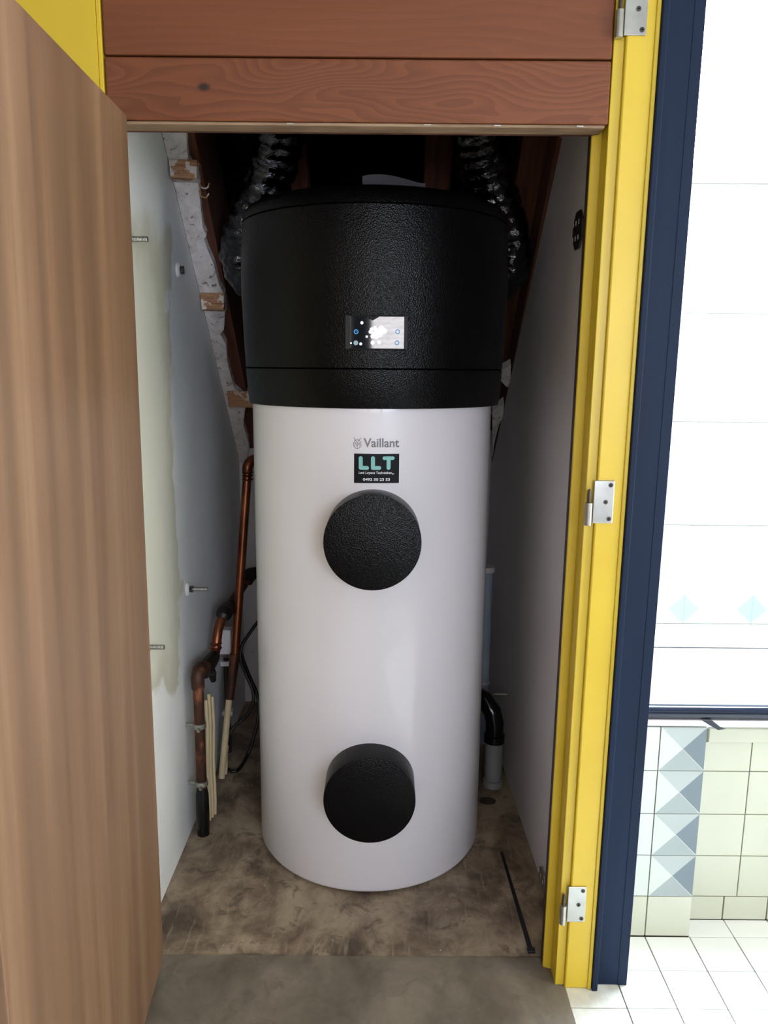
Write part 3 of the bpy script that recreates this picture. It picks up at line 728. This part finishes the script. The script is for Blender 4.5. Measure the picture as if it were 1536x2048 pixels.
# ------------------------------------------------------------------ hinges on the right jamb
def hinge(zc, label):
    dx = LEAN*zc - .0055
    h = thing('door_hinge', (.42, FY-.008, zc), label, 'hinge', 'lift-off hinges on the yellow jamb')
    adopt(obj('leaf_plate', box(B(), .4025+dx, .442+dx, FY-.007, FY-.004, zc-.042, zc+.042), 'steel', bevel=.0015), h)
    bm = B(); cyl(bm, (.3945+dx, FY-.006, zc-.046), (.3945+dx, FY-.006, zc-.002), .0068, 20); adopt(obj('knuckle', bm, 'steel', smooth=30), h)
    bm = B(); tube(bm, [(.3945+dx, FY-.006, zc-.003), (.3945+dx, FY-.006, zc+.020), (.3945+dx, FY-.006, zc+.025)], [.0035, .0035, .0015], 14); adopt(obj('pin', bm, 'steel_d', smooth=30), h)
    for x, dz in ((.434+dx, .033), (.426+dx, .0), (.434+dx, -.033)):
        bm = B(); tube(bm, [(x, FY-.0068, zc+dz), (x, FY-.0078, zc+dz), (x, FY-.0080, zc+dz)], [.0044, .0044, .0030], 16); s = obj('screw', bm, 'steel_d', smooth=30); adopt(s, h)
        g = obj('screw_slot', box(B(), x-.0012, x+.0012, FY-.0083, FY-.0078, zc+dz-.0012, zc+dz+.0012), 'seam'); adopt(g, h); g.parent = s; g.matrix_parent_inverse = s.matrix_parent_inverse.copy() if False else Matrix()
hinge(1.940, 'steel lift-off hinge at the top of the yellow jamb beside the planks')
hinge(1.077, 'steel lift-off hinge halfway up the yellow jamb')
hinge(.207, 'steel lift-off hinge low on the yellow jamb near the floor')

# ------------------------------------------------------------------ bolts in the left wall
def bolt(px, py, length, parts, label):
    p = at_x(px, py, XL); t = thing('threaded_bolt', p, label, 'bolt', 'bolts left in the plaster wall')
    prof = []
    n = max(6, int(length/.0016))
    bm = B(); tube(bm, [(p.x+length*i/n, p.y, p.z) for i in range(n+1)], [(.0062 if i % 2 else .0053) for i in range(n+1)], 14)
    adopt(obj('thread', bm, 'steel', smooth=30), t)
    if 'w' in parts:
        bm = B(); tube(bm, [(p.x-.001, p.y, p.z), (p.x+.004, p.y, p.z), (p.x+.008, p.y, p.z)], [.019, .019, .013], 28); adopt(obj('washer', bm, 'white_pl', smooth=30), t)
    if 'n' in parts:
        bm = B(); cyl(bm, (p.x+.007, p.y, p.z), (p.x+.017, p.y, p.z), .0105, 6); adopt(obj('nut', bm, 'steel_d'), t)
bolt(262, 478, .036, '', 'threaded steel bolt stub high on the left wall by the door edge')
bolt(355, 540, .018, 'wn', 'short bolt with white washer and nut high on the left wall')
bolt(374, 1178, .058, 'wn', 'long bolt with white washer and nut halfway down the left wall')
bolt(300, 1294, .034, '', 'threaded steel bolt stub low on the left wall by the door edge')

# slotted plates on the right wall
def plate(px, py, r, m, label, y=None):
    p = at_x(px, py, XR-.001); 
    if y: p.y = y
    xw = XR + .008 - .026*(p.y-1.585)/1.385 - .0012
    t = thing('slotted_plate', (xw, p.y, p.z), label, 'metal plate', 'slotted plates on the right wall')
    pts = [(xw, p.y+r*math.cos(math.pi/8+math.pi/4*k), p.z+r*math.sin(math.pi/8+math.pi/4*k)*.95) for k in range(8)]
    adopt(obj('plate_body', prism(B(), pts, (-.004, 0, 0)), m, bevel=.0008), t)
    for dy in (-.013, .013, .036):
        for dz in (-.016, .016):
            if abs(dy) < r*.8: adopt(obj('slot', box(B(), xw-.0046, xw-.0038, p.y+dy-.003, p.y+dy+.003, p.z+dz-.005, p.z+dz+.005), 'white_pl'), t)
plate(1166, 452, .046, 'steel_d', 'dark octagonal slotted plate high on the right wall', 1.80)
plate(1086, 1778, .046, 'steel', 'shiny octagonal slotted plate at the foot of the right wall', 1.82)
bpy.context.view_layer.update()

# ------------------------------------------------------------------ pipes and cables
# riser at the back left
rp = thing('copper_riser', (-.525, 2.354, 0), 'straight copper pipe rising beside the tank into an elbow', 'pipe')
rt, rb, rf = at_y(495, 945, 2.46), at_y(470, 1310, 2.40), at_y(459, 1398, 2.38)
bm = B(); tube(bm, [rb, rt], .0140, 18); adopt(obj('pipe', bm, 'copper', smooth=30), rp)
bm = B(); tube(bm, [rt, rt+Vector((.001, 0, .018)), rt+Vector((.012, .01, .036)), rt+Vector((.045, .03, .046)), rt+Vector((.10, .06, .05))], .0165, 18, 6); adopt(obj('elbow', bm, 'copper', smooth=30), rp)
for dz in (0, -.010, -.022):
    bm = B(); q = rt+Vector((0, 0, dz)); tube(bm, [q-Vector((0, 0, .003)), q, q+Vector((0, 0, .003))], [.0155, .0185, .0155], 18); adopt(obj('collar', bm, 'copper', smooth=60), rp)
bm = B(); tube(bm, [rb+Vector((0, 0, .006)), rb, rf], [.0165, .0165, .0135], 16); adopt(obj('dirty_joint', bm, 'copper_d', smooth=30), rp)
fl = at_z(443, 1556)
bm = B(); tube(bm, [rf+Vector((0, 0, .012)), Vector((fl.x, fl.y, 0.001))], .0105, 14); adopt(obj('cream_sleeve', bm, 'cream', smooth=30), rp)
# supply pipe on the left wall
b0 = at_z(405, 1668); vx, vy = b0.x+.003, b0.y
vt = at_y(398, 1362, vy)
cp = thing('supply_pipe', (vx, vy, 0), 'dirty copper supply pipe clipped upright to the left wall', 'pipe')
bm = B(); tube(bm, [(vx, vy, .13), (vx, vy, vt.z)], .0145, 18); adopt(obj('pipe', bm, 'copper_d', smooth=30), cp)
bm = B(); tube(bm, [(vx, vy, .0005), (vx, vy, .06), (vx, vy, .125), (vx, vy, .145)], [.0175, .019, .0185, .0148], 18); adopt(obj('black_sleeve', bm, 'black_s', smooth=40), cp)
e0 = Vector((vx, vy, vt.z)); e1 = at_y(412, 1335, 2.16); e2 = at_y(428, 1313, 2.25)
bm = B(); tube(bm, [e0-Vector((0, 0, .02)), e0+Vector((0, 0, .012)), e0+Vector((.002, .025, .028)), e1], .0185, 16, 5); adopt(obj('elbow', bm, 'copper_d', smooth=40), cp)
bm = B(); tube(bm, [e1-Vector((0, .03, .002)), e1, e1+(e2-e1)*.5, e2], [.022, .024, .022, .019], 10); adopt(obj('valve_body', bm, 'dark_fit', smooth=20), cp)
bm = B(); q = e1+(e2-e1)*.3; tube(bm, [q, q+Vector((.010, 0, -.03)), q+Vector((.012, .004, -.055))], [.012, .013, .008], 10); adopt(obj('valve_stem', bm, 'dark_fit', smooth=20), cp)
g1, g2, g3 = at_y(432, 1296, 2.27), at_y(436, 1262, 2.29), at_y(444, 1236, 2.32)
bm = B(); tube(bm, [e2, at_y(430, 1306, 2.26), g1, g2, g3], .0145, 16, 5); adopt(obj('swan_neck', bm, 'copper', smooth=40), cp)
for q in (g1, g1+Vector((0, .002, .014))):
    bm = B(); tube(bm, [q-Vector((0, 0, .004)), q, q+Vector((0, 0, .004))], [.015, .0185, .015], 16); adopt(obj('collar', bm, 'copper', smooth=60), cp)
g4, g5 = at_y(458, 1215, 2.46), at_y(492, 1162, 2.64)
bm = B(); tube(bm, [g3, at_y(449, 1226, 2.34), g4], [.020, .026, .022], 12, 4); adopt(obj('black_coupling', bm, 'dark_fit', smooth=30), cp)
bm = B(); tube(bm, [g4, g5], .0155, 14); adopt(obj('return_pipe', bm, 'copper_d', smooth=30), cp)
bm = B(); tube(bm, [g5, at_y(500, 1150, 2.66), at_y(518, 1142, 2.67)], [.024, .026, .016], 12, 4); adopt(obj('black_coupling', bm, 'dark_fit', smooth=30), cp)
for zz_, (px, py) in ((0, (398, 1450)), (1, (402, 1565))):
    q = at_y(px, py, vy); z = q.z
    cl = obj('pipe_clip', (lambda b: (tube(b, [(vx, vy, z-.007), (vx, vy, z+.007)], .0185, 20), b)[-1])(B()), 'steel', smooth=30); adopt(cl, cp)
    o = obj('clip_stud', (lambda b: (cyl(b, (XL, vy, z), (vx-.012, vy, z), .005, 10), cyl(b, (vx+.002, vy-.017, z-.004), (vx+.002, vy-.027, z-.006), .005, 10), b)[-1])(B()), 'steel', smooth=30); adopt(o, cp); o.parent = cl; o.matrix_parent_inverse = Matrix()
# cream conduits
def conduit(pa, pb, yt, r, label):
    b = at_z(*pb); a = at_y(pa[0], pa[1], yt); b.x = max(b.x, XL+.012)
    bm = B(); n = 8
    tube(bm, [Vector(b)+(a-Vector(b))*k/n + Vector((.0015*math.sin(k*1.3), 0, 0)) for k in range(n+1)], r, 12)
    o = obj('plastic_conduit', bm, 'cream', smooth=30)
    for v in o.data.vertices: v.co -= Vector((b.x, b.y, 0))
    o.location = (b.x, b.y, 0.0005); tag(o, label, 'conduit', 'cream conduits by the left wall'); return o
conduit((412, 1400), (419, 1640), 2.12, .0055, 'thin cream plastic conduit right against the copper supply pipe')
conduit((418, 1388), (424, 1634), 2.16, .0055, 'thin cream plastic conduit in the middle of three beside the supply pipe')
conduit((425, 1393), (430, 1628), 2.19, .005, 'thin cream plastic conduit furthest right of three beside the supply pipe')
conduit((456, 1466), (451, 1549), 2.45, .005, 'short thin cream conduit behind the thick cream sleeve')
# grey conduit and white box on the wall behind
gc = thing('grey_conduit', (-.525, 2.53, 0), 'thin grey pipe with white clips on the left wall by the riser', 'conduit')
qa, qb = at_y(447, 1318, 2.53), at_y(443, 1470, 2.53)
qa.x = max(qa.x, -.535); qb.x = qa.x
bm = B(); tube(bm, [(qa.x, 2.53, .0005), (qa.x, 2.53, qa.z)], .010, 12); adopt(obj('pipe', bm, 'steel_d', smooth=30), gc)
for py in (1328, 1427):
    z = at_y(447, py, 2.515).z; adopt(obj('clip', box(B(), XL, qa.x+.020, 2.512, 2.544, z-.008, z+.008), 'white_pl', bevel=.002), gc)
q = at_y(452, 1284, 2.455)
jb = obj('junction_box', box(B(), XL, XL+.050, 2.45, 2.492, q.z-.042, q.z+.042), 'white_pl', bevel=.003)
tag(jb, 'small white junction box on the left wall behind the copper elbow', 'junction box')
# black cables
def cable(pts, r, label):
    bm = B(); tube(bm, pts, r, 10, 10); o = obj('power_cable', bm, 'black_m', smooth=30); return tag(o, label, 'cable', 'black cables behind the tank')
def cy(px, py, y): return at_y(px, py, y)
cable([cy(520, 1238, 2.50), cy(500, 1265, 2.50), cy(484, 1292, 2.49), cy(481, 1318, 2.48), cy(492, 1348, 2.48), cy(505, 1380, 2.47), cy(506, 1405, 2.46), cy(492, 1432, 2.45), cy(472, 1450, 2.44), cy(459, 1468, 2.43), cy(457, 1490, 2.43)], .0058, 'black cable looping down past the riser and back to the sleeve')
a = at_z(455, 1538, .007)
cable([cy(480, 1300, 2.56), cy(487, 1322, 2.55), cy(500, 1355, 2.54), cy(514, 1388, 2.53), cy(517, 1430, 2.51), cy(506, 1480, 2.49), at_y(494, 1512, 2.47), at_z(478, 1538, .008), at_z(465, 1543, .007), a], .0058, 'black cable hanging in a wide loop down to the floor')

# drain at the back right
dp = at_z(985, 1570); dp.z = 0
dr = thing('drain_pipe', dp, 'grey plastic drain socket with a black bend behind the tank', 'pipe')
sk = at_y(988, 1480, dp.y)
bm = B(); tube(bm, [(dp.x, dp.y, .0005), (dp.x, dp.y, .022), (dp.x, dp.y, .0225)], [.032, .032, .026], 28); adopt(obj('floor_collar', bm, 'grey_pvc', smooth=30), dr)
bm = B(); tube(bm, [(dp.x, dp.y, .02), (dp.x, dp.y, .05), (dp.x, dp.y, sk.z-.006), (dp.x, dp.y, sk.z)], [.025, .0285, .0285, .0305], 28); adopt(obj('socket', bm, 'grey_pvc', smooth=30), dr)
bm = B(); tube(bm, [(dp.x, dp.y, sk.z-.004), (dp.x, dp.y, sk.z+.02), (dp.x, dp.y, sk.z+.022), (dp.x, dp.y, sk.z+.06), (dp.x-.008, dp.y+.006, sk.z+.095), (dp.x-.032, dp.y+.025, sk.z+.125), (dp.x-.065, dp.y+.055, sk.z+.135)], [.033, .033, .0285, .0285, .0285, .0285, .0285], 24); adopt(obj('black_bend', bm, 'black_s', smooth=40), dr)
pa = at_y(974, 1385, 2.62); pb = at_y(977, 1135, 2.62)
vp = thing('vent_pipe', pa, 'pale blue plastic pipe standing behind the right of the tank', 'pipe')
bm = B(); tube(bm, [(pb.x-.004, 2.62, .001), (pb.x-.004, 2.62, pb.z)], .020, 20); adopt(obj('pipe', bm, 'blue_pvc', smooth=30), vp)
bm = B(); tube(bm, [(pb.x-.004, 2.62, pb.z-.014), (pb.x-.004, 2.62, pb.z+.004)], .026, 20); adopt(obj('end_collar', bm, 'white_pl', smooth=30), vp)
z = at_y(975, 1368, 2.60).z; bm = B(); tube(bm, [(pb.x-.004, 2.62, z-.005), (pb.x-.004, 2.62, z+.005)], .0225, 20); adopt(obj('clip', bm, 'white_pl', smooth=30), vp)
q = at_y(1010, 1388, 2.42)
sr = obj('wall_screw', (lambda b: (tube(b, [(.4125, 2.42, q.z), (.4115, 2.42, q.z), (.366, 2.42, q.z)], [.009, .0045, .0035], 10), b)[-1])(B()), 'steel', smooth=30)
tag(sr, 'thin steel screw sticking out of the right wall above the drain', 'screw')
# floor: cable tie, knock-out disc
a, b = at_z(1003, 1705), at_z(1061, 1900)
ct = thing('cable_tie', (a.x, a.y, 0), 'long black cable tie lying on the floor along the right wall', 'cable tie')
d = (b-a).normalized(); nrm = Vector((-d.y, d.x, 0))
bm = B(); prism(bm, [a+nrm*.0035+Vector((0, 0, .0006)), b+nrm*.0055+Vector((0, 0, .0006)), b-nrm*.0055+Vector((0, 0, .0006)), a-nrm*.0035+Vector((0, 0, .0006))], (0, 0, .002)); adopt(obj('strap', bm, 'black_m'), ct)
h = b; bm = B(); prism(bm, [h+nrm*.0085+Vector((0, 0, .0004)), h+d*.013+nrm*.0085+Vector((0, 0, .0004)), h+d*.013-nrm*.0085+Vector((0, 0, .0004)), h-nrm*.0085+Vector((0, 0, .0004))], (0, 0, .007)); adopt(obj('locking_head', bm, 'black_m', bevel=.001), ct)
q = at_z(975, 1603)
kd = obj('floor_plug', prism(B(), [(q.x+.026*math.cos(2*math.pi*k/28), q.y+.020*math.sin(2*math.pi*k/28), .0004) for k in range(28)], (0, 0, .0028)), 'plug')
tag(kd, 'dark oval plug set in the floor right of the tank', 'plug')
